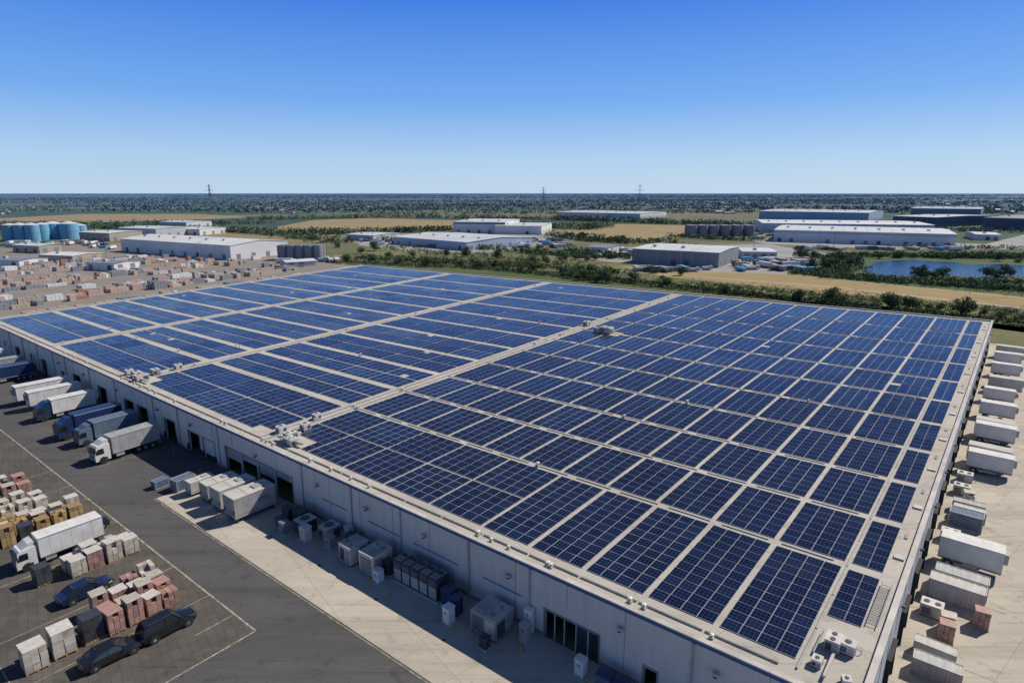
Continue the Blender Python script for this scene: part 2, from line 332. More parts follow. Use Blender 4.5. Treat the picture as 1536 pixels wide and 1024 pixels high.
for i in range(4):
    p,q=cs[i],cs[(i+1)%4]; d=(q-p).normalized(); n=Vector((-d.y,d.x)); c=(cN+cB)/2
    if n.dot(c-p)<0: n=-n
    L=(q-p).length; k=int(L/6); 
    for j in range(k):
        a=p+d*(L*j/k+.01+(.5 if j==0 else 0)); b_=p+d*(L*(j+1)/k-.01-(0 if j<k-1 else 0)); o1=-n*.06; o2=n*.45; z0=HB+.003; z1=HB+.13
        vs=[(*(a+o1),z0),(*(b_+o1),z0),(*(b_+o2),z0),(*(a+o2),z0),(*(a+o1),z1),(*(b_+o1),z1),(*(b_+o2),z1),(*(a+o2),z1)]
        w.add(vs,[(3,2,1,0),(4,5,6,7),(0,1,5,4),(1,2,6,5),(2,3,7,6),(3,0,4,7)],m_cope)
    a=p;b_=q;o1=-n*.05;o2=-n*.002;z0=HB-.32;z1=HB-.002
    vs=[(*(a+o1),z0),(*(b_+o1),z0),(*(b_+o2),z0),(*(a+o2),z0),(*(a+o1),z1),(*(b_+o1),z1),(*(b_+o2),z1),(*(a+o2),z1)]
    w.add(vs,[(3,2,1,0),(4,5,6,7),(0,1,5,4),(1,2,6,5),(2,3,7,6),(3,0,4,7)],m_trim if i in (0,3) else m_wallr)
w.obj('parapet',parent=root)
# ------------------------------------------------------------------ solar arrays
rows=[2.4,19.4,31.2,43.4,56.4,70,84,99,115,132,151,173.0]
PZ=HB-.25
def array(u0,u1,nc,gapu,gapv,pw,rows=rows,skip=lambda u,v:False,sub=None,blockskip=0.):
    V=[];Fc=[];UV=[]
    cw=(u1-u0)/nc
    for c in range(nc):
        a=u0+c*cw+gapu/2; b=u0+(c+1)*cw-gapu/2
        for r in range(len(rows)-1):
            spans=[(rows[r]+gapv/2,rows[r+1]-gapv/2)]
            if sub:
                m=(spans[0][0]+spans[0][1])/2; spans=[(spans[0][0],m-sub/2),(m+sub/2,spans[0][1])]
            for v0,v1 in spans:
              nu=max(1,round((b-a)/pw)); nv=max(2,round((v1-v0)/1.45)); za=random.gauss(0,.015)
              for i in range(nu):
                for j in range(nv):
                    ua=a+(b-a)*i/nu; ub=a+(b-a)*(i+1)/nu-.03; va=v0+(v1-v0)*j/nv; vb=v0+(v1-v0)*(j+1)/nv-.03
                    if skip((ua+ub)/2,(va+vb)/2): continue
                    if (j in (0,nv-1)) and random.random()<blockskip: continue
                    z=PZ; o=len(V); tz=random.gauss(0,.007); tz2=random.gauss(0,.007)+za
                    zz=(z+.08+tz,z+.08-tz,z+.12+tz2,z+.12-tz2+2*za*.5)
                    q=[RF(ua,va,zz[0]),RF(ub,va,zz[1]),RF(ub,vb,zz[2]),RF(ua,vb,zz[3])]
                    V+=[tuple(x) for x in q]+[(x.x,x.y,x.z-.04) for x in q]
                    Fc.append((o+3,o+2,o+1,o)); UV+= [(0,1),(1,1),(1,0),(0,0)]
                    for k in range(4):
                        Fc.append((o+k,o+(k+1)%4,o+4+(k+1)%4,o+4+k)); UV+=[(0,0)]*4
    me=bpy.data.meshes.new('solar_panel_array'); me.from_pydata(V,[],Fc); uv=me.uv_layers.new(name='UVMap'); uv.data.foreach_set('uv',np.array(UV,dtype=np.float32).ravel())
    me.materials.append(m_solar); 
    if me.polygons[0].normal.z<0: me.flip_normals()
    return place(me,'solar_panel_array')
def skip1(u,v):
    if 71<u<78 and v<6: return True
    return 68<u<74 and 96<v<101
array(4.9,37.2,5,.5,1.3,1.5,skip=skip1,rows=rows[:2])
array(37.2,77.2,5,.25,1.3,1.5,skip=skip1,rows=rows[:2],sub=.35)
array(4.9,77.2,11,.45,1.4,1.5,skip=skip1,rows=rows[1:7])
array(4.9,77.2,11,.42,1.6,1.5,skip=skip1,rows=rows[6:],sub=.4,blockskip=.003)
rws=[9.5]+rows[1:]
array(1.9,4.6,1,.1,1.5,1.3,rows=rws)
array(80.4,123.9,5,.25,1.9,1.7,sub=.5,blockskip=.008,skip=lambda u,v:(u<84 and v<5) or (u>120 and v<6))
array(127.4,168.7,5,.25,2.1,1.7,sub=.5,blockskip=.008,skip=lambda u,v:u<131 and v<6)
array(172.4,LA-2,5,.25,2.1,1.7,sub=.5,blockskip=.008)
def vent():
    b=MB(); b.box(0,0,0,.5,.5,.25,m_lgrey); b.cyl(0,0,.25,.15,.35,m_lgrey); b.cyl(0,0,.6,.28,.08,m_white,r2=.1); return b.mesh('roof_vent')
def fan(b,x,y,z,r):
    b.cyl(x,y,z,r,.10,m_grey,16); b.cyl(x,y,z+.105,r*.85,.01,m_dgrey,16)
    for i in range(3): a=i*math.pi/3; b.beam((x-r*.9*math.cos(a),y-r*.9*math.sin(a),z+.13),(x+r*.9*math.cos(a),y+r*.9*math.sin(a),z+.13),.03,m_grey)
def hvac(L=2.4,Wd=1.8,h=1.7,m=m_lgrey,fans=2,name='air_handling_unit',fr=.36):
    b=MB()
    for x in (-L/2+.2,L/2-.2): b.box(x,0,0,.15,Wd,.18,m_dgrey)
    b.box(0,0,.18,L,Wd,h-.18,m); b.box(0,0,h,L+.06,Wd+.06,.06,m_offw)
    for s in (-1,1):
        for i in range(8): b.box(-L*.22,s*(Wd/2+.015),.35+i*(h-.6)/8,L*.42,.03,(h-.6)/16,m_dgrey)
        b.box(L*.25,s*(Wd/2+.012),.3,L*.36,.024,h-.55,m_offw)
    for i in range(7): b.box(-L/2-.015,0,.35+i*(h-.6)/7,.03,Wd*.8,(h-.6)/14,m_dgrey); 
    b.box(L/2+.012,-Wd*.22,.35,.024,Wd*.42,h-.7,m_dgrey); b.box(L/2+.012,Wd*.25,.35,.024,Wd*.36,h-.7,m_grey)
    for i in range(fans): fan(b,-L/2+L*(i+.5)/fans,0,h+.06,min(Wd,L/fans)*fr)
    if not fans:
        b.box(0,0,h+.06,.05,Wd,.03,m_grey); b.box(-L*.25,-Wd*.1,h+.06,L*.3,Wd*.45,.12,m_lgrey); b.cyl(L*.25,Wd*.2,h+.06,.12,.3,m_grey,10); b.box(L*.2,-Wd*.25,h+.06,.5,.4,.18,m_grey)
    b.beam((L/2,Wd*.3,.5),(L/2+.5,Wd*.3,.5),.08,m_grey); b.beam((L/2+.5,Wd*.3,.54),(L/2+.5,Wd*.3,.05),.08,m_grey)
    return b.mesh(name)
me_v=vent(); me_h=[hvac(fr=.28),hvac(3.2,2.0,1.6,m_offw,0),hvac(1.6,1.4,1.3,m_white,1,fr=.25)]
RZ=HB-.25
for _ in range(90):
    k=random.choice([0,1,2]); 
    if k==0: p=RF(random.choice([78.7,125.7,170.5]),random.uniform(3,170),RZ)
    elif k==1: p=RF(random.uniform(5,215),1.3,RZ)
    else: p=RF(random.uniform(5,215),random.choice(rows[1:-1]),RZ)
    place(me_v,'roof_vent',p,RO,sc=random.uniform(.6,1.0))
def roofunit(u,v,i,rot=0,sc=1.): place(me_h[i],'rooftop_air_unit',RF(u,v,RZ),RO+rot,sc=sc)
roofunit(75,4.2,0,0,.7);roofunit(76.6,8,2,0,.8);roofunit(73.5,3.2,1,1.57,.65);roofunit(78.6,5,2,0,.8);roofunit(79,12,2,0,.7)
roofunit(124,3.5,1,0,.7);roofunit(125.6,7,0,1.57,.7);roofunit(127.5,4,2,0,.8);roofunit(130,3.6,2,0,.8);roofunit(125.8,12,2,0,.8)
roofunit(71,98.6,1,1.57,1.);roofunit(73.2,98.2,2,1.57);roofunit(79,104,2)
roofunit(3.2,6.2,0,0,.6);roofunit(2.2,6.4,2,1.57,.7);roofunit(3.7,3.4,2,.0,.5);roofunit(1.5,2.6,2,.4,.45)
w=MB()
for u in (78.0,79.4,125.1,170.0,4.75):
    for j in range(30):
        v=2+j*5.7; 
        if v+5.5<LB-2: w.beam(RF(u,v,HB-.12),RF(u,v+5.5,HB-.12),.14,m_lgrey,.1)
for j in range(35): w.beam(RF(6+j*6,1.7,HB-.14),RF(6+j*6+5.8,1.7,HB-.14),.12,m_grey,.1)
for k in range(14): w.beam(RF(.95,11+k*.5,HB+.05),RF(1.6,11+k*.5,HB+.05),.05,m_grey)
w.beam(RF(.9,10.7,HB+.05),RF(.9,18,HB+.05),.06,m_grey); w.beam(RF(1.65,10.7,HB+.05),RF(1.65,18,HB+.05),.06,m_grey)
w.beam(RF(76.5,3,HB+.3),RF(71,3.6,HB+.3),.3,m_offw); w.beam(RF(75,6,HB+.3),RF(75,2.5,HB+.3),.35,m_offw)
w.beam(RF(129,3,HB+.2),RF(120.5,3.2,HB+.2),.3,m_offw)
w.beam(RF(2.9,5,HB+.1),RF(2.9,2,HB+.1),.2,m_offw); w.beam(RF(4.2,7.5,HB),RF(4.2,4.4,HB),.12,m_grey)
for r_ in rows[1:-1]:
    for j in range(12): w.beam(RF(6+j*6.1,r_+.1,HB-.19),RF(6+j*6.1+4.8,r_+.1,HB-.19),.1,m_grey,.08)
for v in (24,37,50,63,77,92,107,124,141,160):
    p=RF(1.15,v,RZ+.02); w.box(p.x,p.y,RZ+.02,.9,.9,.16,m_offw,RO2); p=RF(1.2,v+5,RZ); w.box(p.x,p.y,RZ+.02,.3,1.2,.1,m_grey,RO2)
w.obj('roof_conduit_run',parent=root)
# ------------------------------------------------------------------ vehicles
def wheel(b,x,y,r=.5,wd=.3):
    b.cyl(x,y-wd/2,r,r,wd,m_black,16,'y'); b.cyl(x,y-wd/2-.01,r,r*.5,wd+.02,m_lgrey,10,'y')
def trailer_box(b,x0,x1,m,hz=1.15,h=2.7,wd=2.5):
    xc=(x0+x1)/2; L=x1-x0
    b.box(xc,0,hz,L,wd,h,m); b.box(xc,0,hz-.22,L-.1,wd-.3,.2,m_dgrey)
    n=int(L/1.2)
    for i in range(n+1):
        x=x0+.04+(L-.08)*i/n
        for s in (-1,1): b.box(x,s*(wd/2+.008),hz+.05,.04,.016,h-.1,m)
        if 0<i<n: b.box(x,0,hz+h,.05,wd-.1,.012,m)
    for s in (-1,1):
        b.box(xc,s*(wd/2+.02),hz-.02,L,.05,.12,m_lgrey); b.box(xc,s*(wd/2+.02),hz+h-.1,L,.05,.1,m_lgrey)
    b.box(x0-.02,0,hz+.05,.03,.05,h-.1,m_dgrey)
    for s in (-.6,.6): b.box(x0-.03,s,hz+.1,.04,.05,h-.3,m_lgrey)
    for s in (-1,1): b.box(x0-.03,s*1.1,hz-.15,.05,.25,.12,m_red)
def truck(cabm,boxm,L=9.8,name='box_truck'):
    b=MB(); xf=L/2
    prof=[(xf-2.2,.55),(xf-.02,.55),(xf,.9),(xf,1.55),(xf-.28,2.75),(xf-.5,2.95),(xf-2.2,3.05)]
    b.prism(prof,-1.2,1.2,cabm)
    b.prism([(xf-2.15,3.05),(xf-.75,2.97),(xf-1.5,3.5),(xf-2.15,3.65)],-1.05,1.05,cabm)
    b.add([(xf+.012,-1.08,1.62),(xf+.012,1.08,1.62),(xf-.245,1.0,2.66),(xf-.245,-1.0,2.66)],[(0,1,2,3)],m_glass)
    for s in (-1,1):
        b.add([(xf-.2,s*1.206,1.6),(xf-1.3,s*1.206,1.6),(xf-1.3,s*1.206,2.5),(xf-.42,s*1.206,2.5)],[(0,1,2,3)],m_glass)
        b.box(xf-.15,s*1.38,1.7,.12,.2,.75,m_black); b.beam((xf-.2,s*1.2,2.4),(xf-.15,s*1.38,2.35),.05,m_black)
        b.box(xf+.01,s*.95,.72,.06,.32,.2,m_chrome); b.box(xf-1.5,s*1.22,.75,.5,.03,.25,m_dgrey)
        wheel(b,xf-1.1,s*1.02); b.cyl(xf-1.1,s*1.21-(.02 if s<0 else 0),.55,.62,.02,m_black,16,'y')
        for x in (-xf+1.2,-xf+2.35,-xf+3.4)[:3 if L>9 else 2]: wheel(b,x,s*1.0)
        b.box(xf-3.6,s*.95,.5,1.2,.5,.55,m_lgrey)
    b.box(xf+.03,0,.42,.12,2.4,.3,m_dgrey); b.box(xf+.012,0,.95,.03,1.5,.5,m_dgrey); b.box(xf+.02,0,1.1,.03,1.4,.05,m_chrome)
    b.box(-.5,0,.7,L-2,.9,.25,m_dgrey)
    trailer_box(b,-xf,xf-2.5,boxm)
    b.box(-xf-.05,0,.45,.1,2.2,.15,m_lgrey)
    return b.mesh(name)
def semitrailer(boxm,L=9.,name='semi_trailer'):
    b=MB(); trailer_box(b,-L/2,L/2,boxm)
    for s in (-1,1):
        for x in (-L/2+1.1,-L/2+2.2): wheel(b,x,s*1.0)
        b.box(L/2-2.2,s*.7,0,.12,.12,1.,m_grey); b.box(L/2-2.2,s*.7,0,.3,.3,.05,m_grey); b.box(-.2,s*1.15,.5,L*.4,.04,.35,m_lgrey)
    b.box(L/2+.2,0,2.2,.4,1.4,1.3,m_lgrey)
    for i in range(5): b.box(L/2+.41,0,2.4+i*.18,.02,1.1,.08,m_dgrey)
    return b.mesh(name)
def container(m,L=6.,Wd=2.44,h=2.6,name='shipping_container'):
    b=MB(); b.box(0,0,.12,L-.1,Wd-.1,h-.2,m); 
    for s in (-1,1):
        n=int(L/.45)
        for i in range(n): b.box(-L/2+.3+(L-.6)*i/(n-1),s*(Wd/2-.03),.2,.2,.05,h-.4,m)
        b.box(0,s*(Wd/2-.05),0,L,.12,.16,m_lgrey); b.box(0,s*(Wd/2-.05),h-.12,L,.12,.12,m_lgrey)
        for q in (-1,1): b.box(q*(L/2-.07),s*(Wd/2-.07),0,.15,.15,h,m_lgrey)
    for q in (-1,1):
        b.box(q*(L/2-.05),0,0,.1,Wd-.2,.15,m_lgrey); b.box(q*(L/2-.05),0,h-.12,.1,Wd-.2,.12,m_lgrey)
    for y in (-.8,-.3,.3,.8): b.cyl(L/2-.02,y,.15,.025,h-.3,m_chrome,6)
    n=int(L/.8)
    for i in range(n): b.box(-L/2+.5+(L-1)*i/(n-1),0,h-.08,.3,Wd-.3,.02,m)
    return b.mesh(name)
def boxbody(m,L=5.,Wd=2.5,h=3.0):
    """demountable swap body on legs : smooth box, darker frame, doors at the front"""
    b=MB(); b.box(0,0,.55,L,Wd,h-.6,m); b.box(0,0,h-.05,L+.06,Wd+.06,.07,m_offw); b.box(0,0,.4,L,Wd-.2,.15,m_dgrey)
    for q in (-1,1):
        for s in (-1,1): b.box(q*(L/2-.3),s*(Wd/2-.15),0,.14,.14,.42,m_dgrey); b.box(q*(L/2),s*(Wd/2),.5,.08,.08,h-.5,m_grey)
    b.box(L/2+.015,0,.65,.03,.04,h-.85,m_dgrey)
    for s in (-1,1):
        b.box(L/2+.02,s*.5,.7,.03,.04,h-.95,m_grey); b.box(L/2+.02,s*.95,1.0,.03,.3,.5,m_dgrey); b.box(0,s*(Wd/2+.01),.9,L*.9,.02,.05,m_grey)
        b.box(-L*.2,s*(Wd/2+.015),1.6,L*.25,.03,.6,m_grey)
    b.box(-L*.2,0,h+.02,L*.25,Wd*.4,.12,m_lgrey); b.box(L*.15,0,h+.02,.05,Wd*.95,.02,m_grey)
    return b.mesh('swap_body_container')
def car(m,suv=False,name='parked_car'):
    b=MB(); hgt=1.68 if suv else 1.42; bl=.98 if suv else .88
    secs=[(-2.3,.70,.45,.72,.78),(-2.22,.86,.30,.85,bl),(-1.6,.93,.26,.9,bl+.04),(-.6,.94,.22,.9,bl+.03),(.6,.94,.22,.88,bl),(1.5,.93,.24,.82,bl-.08),(2.1,.86,.28,.72,bl-.2),(2.3,.66,.42,.62,bl-.3)]
    vs=[];fs=[]
    for x,wd,zb,wt,zt in secs:
        zm=(zb+zt)/2+.05; vs+=[(x,-wd*.92,zb),(x,-wd,zm),(x,-wt,zt),(x,-wt*.5,zt+.05),(x,wt*.5,zt+.05),(x,wt,zt),(x,wd,zm),(x,wd*.92,zb)]
    for i in range(len(secs)-1):
        for j in range(8): fs.append((i*8+j,i*8+(j+1)%8,i*8+8+(j+1)%8,i*8+8+j))
    fs+= [tuple(range(8)),tuple(range(len(secs)*8-8,len(secs)*8))]
    b.add(vs,fs,m)
    if suv: g=[(-2.15,bl),(-1.9,hgt-.06),(.35,hgt),(1.05,bl-.02)]
    else: g=[(-1.75,bl+.03),(-1.0,hgt-.04),(.25,hgt),(1.15,bl-.02)]
    w0,w1=.82,.64
    v=[(g[0][0],-w0,g[0][1]),(g[0][0],w0,g[0][1]),(g[3][0],-w0,g[3][1]),(g[3][0],w0,g[3][1]),(g[1][0],-w1,g[1][1]),(g[1][0],w1,g[1][1]),(g[2][0],-w1,g[2][1]),(g[2][0],w1,g[2][1])]
    b.add(v,[(0,1,5,4),(2,6,7,3),(0,4,6,2),(1,3,7,5)],m_glass)
    x0,x1=g[1][0],g[2][0]
    b.add([(x0-.05,-w1-.03,hgt-.06),(x1+.05,-w1-.03,hgt-.02),(x1+.05,w1+.03,hgt-.02),(x0-.05,w1+.03,hgt-.06),(x0,-w1+.08,hgt+.02),(x1,-w1+.08,hgt+.05),(x1,w1-.08,hgt+.05),(x0,w1-.08,hgt+.02)],[(0,1,5,4),(1,2,6,5),(2,3,7,6),(3,0,4,7),(4,5,6,7)],m)
    for s in (-1,1):
        for a,c in ((v[0] if s<0 else v[1],v[4] if s<0 else v[5]),(v[2] if s<0 else v[3],v[6] if s<0 else v[7])): b.beam(a,c,.09,m)
        b.beam((-.4,s*w0*1.0,bl+.02),(-.35,s*(w1+.01),hgt-.04),.07,m)
        for x in (-1.42,1.42):
            wheel(b,x,s*.83,.34,.24)
            b.cyl(x,s*.83-.13 if s<0 else s*.83+.1,.36,.40,.02,m_black,16,'y')
        b.box(2.2,s*.62,.56 if not suv else .64,.14,.34,.13,m_chrome); b.box(-2.25,s*.68,.68,.1,.3,.16,m_red); b.box(.75,s*1.0,bl+.02,.16,.18,.12,m)
        b.box(0,s*.94,.52,3.2,.02,.03,m_black)
        if suv: b.beam((x0+.2,s*.55,hgt+.09),(x1-.1,s*.55,hgt+.1),.04,m_chrome)
    b.box(2.28,0,.42,.06,1.0,.16,m_dgrey); b.box(-2.3,0,.5,.03,.5,.12,m_offw)
    return b.mesh(name)
t_white=truck(m_white,m_white); t_grey=truck(m_white,m_lgrey); t_navy=truck(m_navy,m_navy); t_bw=truck(m_navy,m_white); t_bg=truck(m_blueg,m_blueg)
tr_w=semitrailer(m_white); tr_g=semitrailer(m_lgrey); ts_w=semitrailer(m_white,6.4); ts_g=semitrailer(m_offw,6.4)
def docked(me,name,u,d,sc=1,dr=0): return place(me,name,Y(u,d,.03),RO+dr,bevel=.03,sc=sc)
docked(t_grey,'box_truck',106.2,7.2,1.02,R(4)); docked(t_bg,'box_truck',116.2,6.4,.98,R(3)); docked(t_navy,'box_truck',122.0,7.2,1.05,R(3)); docked(t_bw,'box_truck',135.5,6.8,1,R(1)); docked(tr_w,'semi_trailer',149.6,6.4,1.05)
docked(tr_w,'semi_trailer',144.0,6.0,1.); docked(t_navy,'box_truck',171.5,7,1); docked(tr_g,'semi_trailer',179.5,6.4,1);docked(tr_w,'semi_trailer',191.5,6.4,1)
docked(t_white,'box_truck',80.2,24.2,.9)
c_b=car(m_cblack); c_s=car(m_cblack,True,'parked_suv'); c_bl=car(m_cblue)
docked(c_bl,'parked_car',69.2,25.2,1.12,math.pi+R(4)); docked(c_s,'parked_suv',56.4,22.3,1.12,math.pi); docked(c_b,'parked_car',56.6,27.2,1.1,math.pi+R(-3))
docked(c_b,'parked_car',83.6,20.2,1,0)
cn=[container(m_white),container(m_offw),container(m_lgrey),container(m_blueg,4.,2.4,2.3)]
sb=boxbody(m_lgrey); sb2=boxbody(m_offw)
for u,d,mm,s in ((71.7,4.8,sb,1.15),(75.9,4.8,sb2,1.05),(79.4,5.0,sb,.92),(83.2,6.0,sb2,.7)): place(mm,'swap_body_container',Y(u,d,.035),RO+random.uniform(-.03,.03),bevel=.02,sc=s)
for u,d,i,s in ((86.3,7.0,3,.75),(89.4,9.0,3,.5)): place(cn[i],'shipping_container',Y(u,d,.035),RO+.1,bevel=.02,sc=s)
def cabinet(L,Wd,h,m,name='electrical_cabinet',n=1):
    b=MB(); b.box(0,0,0,L+.1,Wd+.1,.12,m_offw); b.box(0,0,.12,L,Wd,h-.12,m); b.box(0,0,h,L+.1,Wd+.1,.07,m)
    for i in range(n):
        y=-Wd/2+Wd*(i+.5)/n; b.box(L/2+.012,y,.25,.024,Wd/n-.1,h-.4,m); b.box(L/2+.03,y+Wd/n*.3,h*.5,.04,.04,.2,m_chrome)
        for k in range(4): b.box(L/2+.03,y,h-.4-k*.08,.02,Wd/n*.5,.03,m_dgrey)
    return b.mesh(name)
def put(me,name,u,d,rot=0,sc=1): return place(me,name,Y(u,d,.035),RO+rot+random.uniform(-.03,.03),bevel=.015,sc=sc)
bigh=hvac(2.6,2.2,2.3,m_offw,0); greyh=hvac(3.2,2.8,2.3,m_grey,0)
put(bigh,'air_handling_unit',51.8,3.2); put(bigh,'air_handling_unit',48.2,2.9,math.pi,1.1); put(greyh,'air_handling_unit',31.3,2.4,1.57,1.0)
put(hvac(2.2,1.8,1.7,m_dgrey,1),'air_handling_unit',61.8,3.0); put(cabinet(1.2,2,1.9,m_dgrey),'electrical_cabinet',64,2.2); put(hvac(2.,1.8,1.6,m_grey,1),'air_handling_unit',58.2,2); put(cabinet(1,1,1.6,m_blueg),'electrical_cabinet',63.4,5); put(cabinet(1.,1.2,1.8,m_offw),'electrical_cabinet',60,4.2)
put(cabinet(1.,1.6,1.7,m_dgrey),'electrical_cabinet',66.2,2.6); put(cabinet(.8,1.1,1.3,m_navy),'electrical_cabinet',65.2,4.4)
tb=MB()
for i in range(5):
    y=(i-2)*1.35; tb.box(0,y,.1,1.9,1.28,2.5,m_dgrey); tb.box(.97,y,.3,.04,1.1,1.3,m_lgrey)
    for k in range(6): tb.box(1.0,y,1.75+k*.12,.05,1.0,.05,m_grey)
    tb.box(0,y,2.6,1.7,1.1,.08,m_grey); tb.box(-.3,y,2.68,.5,.8,.06,m_dgrey)
tb.box(0,0,0,2.3,7.1,.1,m_offw)
tbm=tb.mesh('transformer_bank'); put(tbm,'transformer_bank',41.8,2.0)
put(cabinet(1.2,1.4,1.9,m_navy),'electrical_cabinet',37.3,2.2); put(cabinet(1.,1.,2.0,m_navy),'electrical_cabinet',35.6,3.0); put(cabinet(.9,.9,1.8,m_white),'electrical_cabinet',35.4,4.3); put(cabinet(.9,1,1.7,m_dgrey),'electrical_cabinet',46.4,2.6); put(cabinet(.8,1,1.4,m_white),'electrical_cabinet',46.3,4.2); put(cabinet(.8,.9,1.7,m_lgrey),'electrical_cabinet',27.9,1.5); put(cabinet(.6,.8,2.6,m_white),'electrical_cabinet',28.2,.5,0,1); put(cabinet(.8,.9,1.6,m_white),'electrical_cabinet',21.3,2.0)
put(cabinet(.8,.9,1.9,m_lgrey),'electrical_cabinet',55.6,1); put(cabinet(.9,1.2,1.4,m_grey),'electrical_cabinet',56.2,3.4)
put(cabinet(.9,1.6,1.5,m_dgrey),'electrical_cabinet',54.2,1.6); put(cabinet(.8,.8,1.2,m_dgrey),'electrical_cabinet',30.2,4.8)
def binm():
    b=MB(); b.add([(-.45,-.55,.12),(.45,-.55,.12),(.45,.55,.12),(-.45,.55,.12),(-.6,-.68,1.2),(.6,-.68,1.2),(.6,.68,1.2),(-.6,.68,1.2)],[(0,1,2,3),(4,5,6,7),(0,1,5,4),(1,2,6,5),(2,3,7,6),(3,0,4,7)],m_blueg)
    b.prism([(-.65,1.2),(.65,1.2),(.6,1.28),(0,1.4),(-.6,1.28)],-.7,.7,m_navy)
    for x in (-.4,.4):
        for y in (-.45,.45): b.cyl(x,y-.04,.1,.1,.08,m_black,8,'y')
    b.beam((.68,-.6,1.1),(.68,.6,1.1),.04,m_grey); return b.mesh('waste_bin')
bm_=binm(); put(bm_,'waste_bin',18.9,1.8); put(bm_,'waste_bin',17.3,1.9,.1); put(bm_,'waste_bin',13,1.6,.1)
def bollard():
    b=MB(); b.cyl(0,0,0,.08,.95,m_yellow,10); b.cyl(0,0,.95,.08,.05,m_yellow,10,r2=.04); b.cyl(0,0,.6,.084,.15,m_black,10); return b.mesh('bollard')
bo=bollard()
for u,d in ((27.3,3),(20,3.2),(34,5.4),(46.5,5.4),(88.5,3.5),(100.5,2.2)): place(bo,'bollard',Y(u,d,.035))
def pallet(m,top=None,nx=3,ny=3,nz=3,hh=1.55):
    b=MB(); 
    for y in (-.5,0,.5): b.box(0,y,0,1.25,.1,.1,m_wood)
    for i in range(6): b.box(-.55+i*.22,0,.1,.13,1.15,.03,m_wood)
    for i in range(nx):
        for j in range(ny):
            for k in range(nz):
                if k==nz-1 and random.random()<.1: continue
                a,c,h=1.2/nx,1.15/ny,hh/nz; b.box(-.6+a*(i+.5)+random.uniform(-.015,.015),-.575+c*(j+.5)+random.uniform(-.015,.015),.13+k*h,a-.03,c-.03,h-.02,m,random.uniform(-.03,.03))
    if top: b.box(random.uniform(-.03,.03),0,.13+hh,1.16,1.12,.03,top,random.uniform(-.05,.05)) 
    return b.mesh('pallet_stack')
PW=[pallet(m_whitec,m_tarp),pallet(m_whitec,None,2,3,4,1.7),pallet(m_whitec,m_tarp,3,2,3,1.3),pallet(m_whitec,m_whitec,2,2,5,1.5)]
PP=[pallet(m_pinkc,m_tarp),pallet(m_pinkc,m_whitec,2,3,4,1.7),pallet(m_pinkc,None,3,3,3,1.4),pallet(m_pinkc,m_pinkc,3,3,5,1.6)]
PB=[pallet(m_brownc),pallet(m_brownc,m_whitec,2,2,3,1.5),pallet(m_brownc,m_brownc,3,3,4,1.8)]
PD=[pallet(m_darkc,m_darkc,2,2,2,1.4)]
def grid(L,us,d0,d1,st,prob=.95,sc=1.25):
    for u in us:
        d=d0
        while d<d1:
            if random.random()<prob:
                place(random.choice(L),'pallet_stack',Y(u+random.uniform(-.14,.14),d+random.uniform(-.1,.1),.035),RO+random.uniform(-.07,.07)+random.choice([0,math.pi/2]),sc=(sc,sc,sc*random.uniform(.75,1.15)))
            d+=st
grid(PP,(60.6,62.4,64.2),20.2,25.6,1.75,1); grid(PP+PW[:2],(66.,),20.2,23,1.75,1)
grid(PD,(61.0,),27.3,27.8,1.7,1,1.45); grid(PW,(61.0,),29.6,33,2.4,1,1.6)
grid(PW+PP[:1],(74.2,76.0),18.8,25.5,1.85,1,1.35); grid(PD,(75.4,),27.4,28,1.7,1,1.3)
grid(PB+PD,(87.6,89.5),20.2,31,1.8); grid(PB+PW,(91.4,),19.5,31,1.8)
grid(PW,(95.6,97.5),22,33,1.8,.85); grid(PW+PP,(102,104,106),22,36,1.85,.85,1.3); grid(PW+PB,(111,113),26,40,1.85,.9)
grid(PW,(118,120),30,42,1.9,.9)
MS=dict(w=(ts_w,'semi_trailer'),g=(ts_g,'semi_trailer'),c=(cn[1],'shipping_container'),d=(cn[2],'shipping_container'),e=(cn[3],'shipping_container'))
for v,k,s,d in ((12,'d',.6,3.4),(17.3,'d',.62,3.4),(20,'c',.55,3.),(31.4,'c',.82,3.7),(33.8,'d',.8,3.9),(39.3,'w',.92,4.3),(50.3,'e',.9,3.2),(53,'c',.6,3.4),(55,'d',.6,3.2),(71.5,'w',.88,4.6),(75,'g',.85,4.3),(87,'w',.88,4.6),(90,'g',.85,4.4),(102,'w',.85,4.4),(114,'w',.8,4.2),(123,'g',.9,5),(127,'c',.95,4.8),(138,'w',.85,4.6),(151,'w',.85,4.6),(160,'g',.85,4.6)):
    me,nm=MS[k]; place(me,nm,Y2(v,d,.04),RO2+random.uniform(-.03,.03),bevel=.03,sc=s)
for v,d in ((14.4,6),(23.5,3.5),(25.2,3.5),(97,4),(119,4),(28,6),(58,3),(106,4),(107.6,4),(80,4),(143,4)): place(random.choice(PW+PP),'pallet_stack',Y2(v,d,.04),RO2+.1,sc=1.1)
for v in (10,27,45,61,66): place(me_h[0],'air_handling_unit',Y2(v,2.0,.04),RO2,sc=.8)
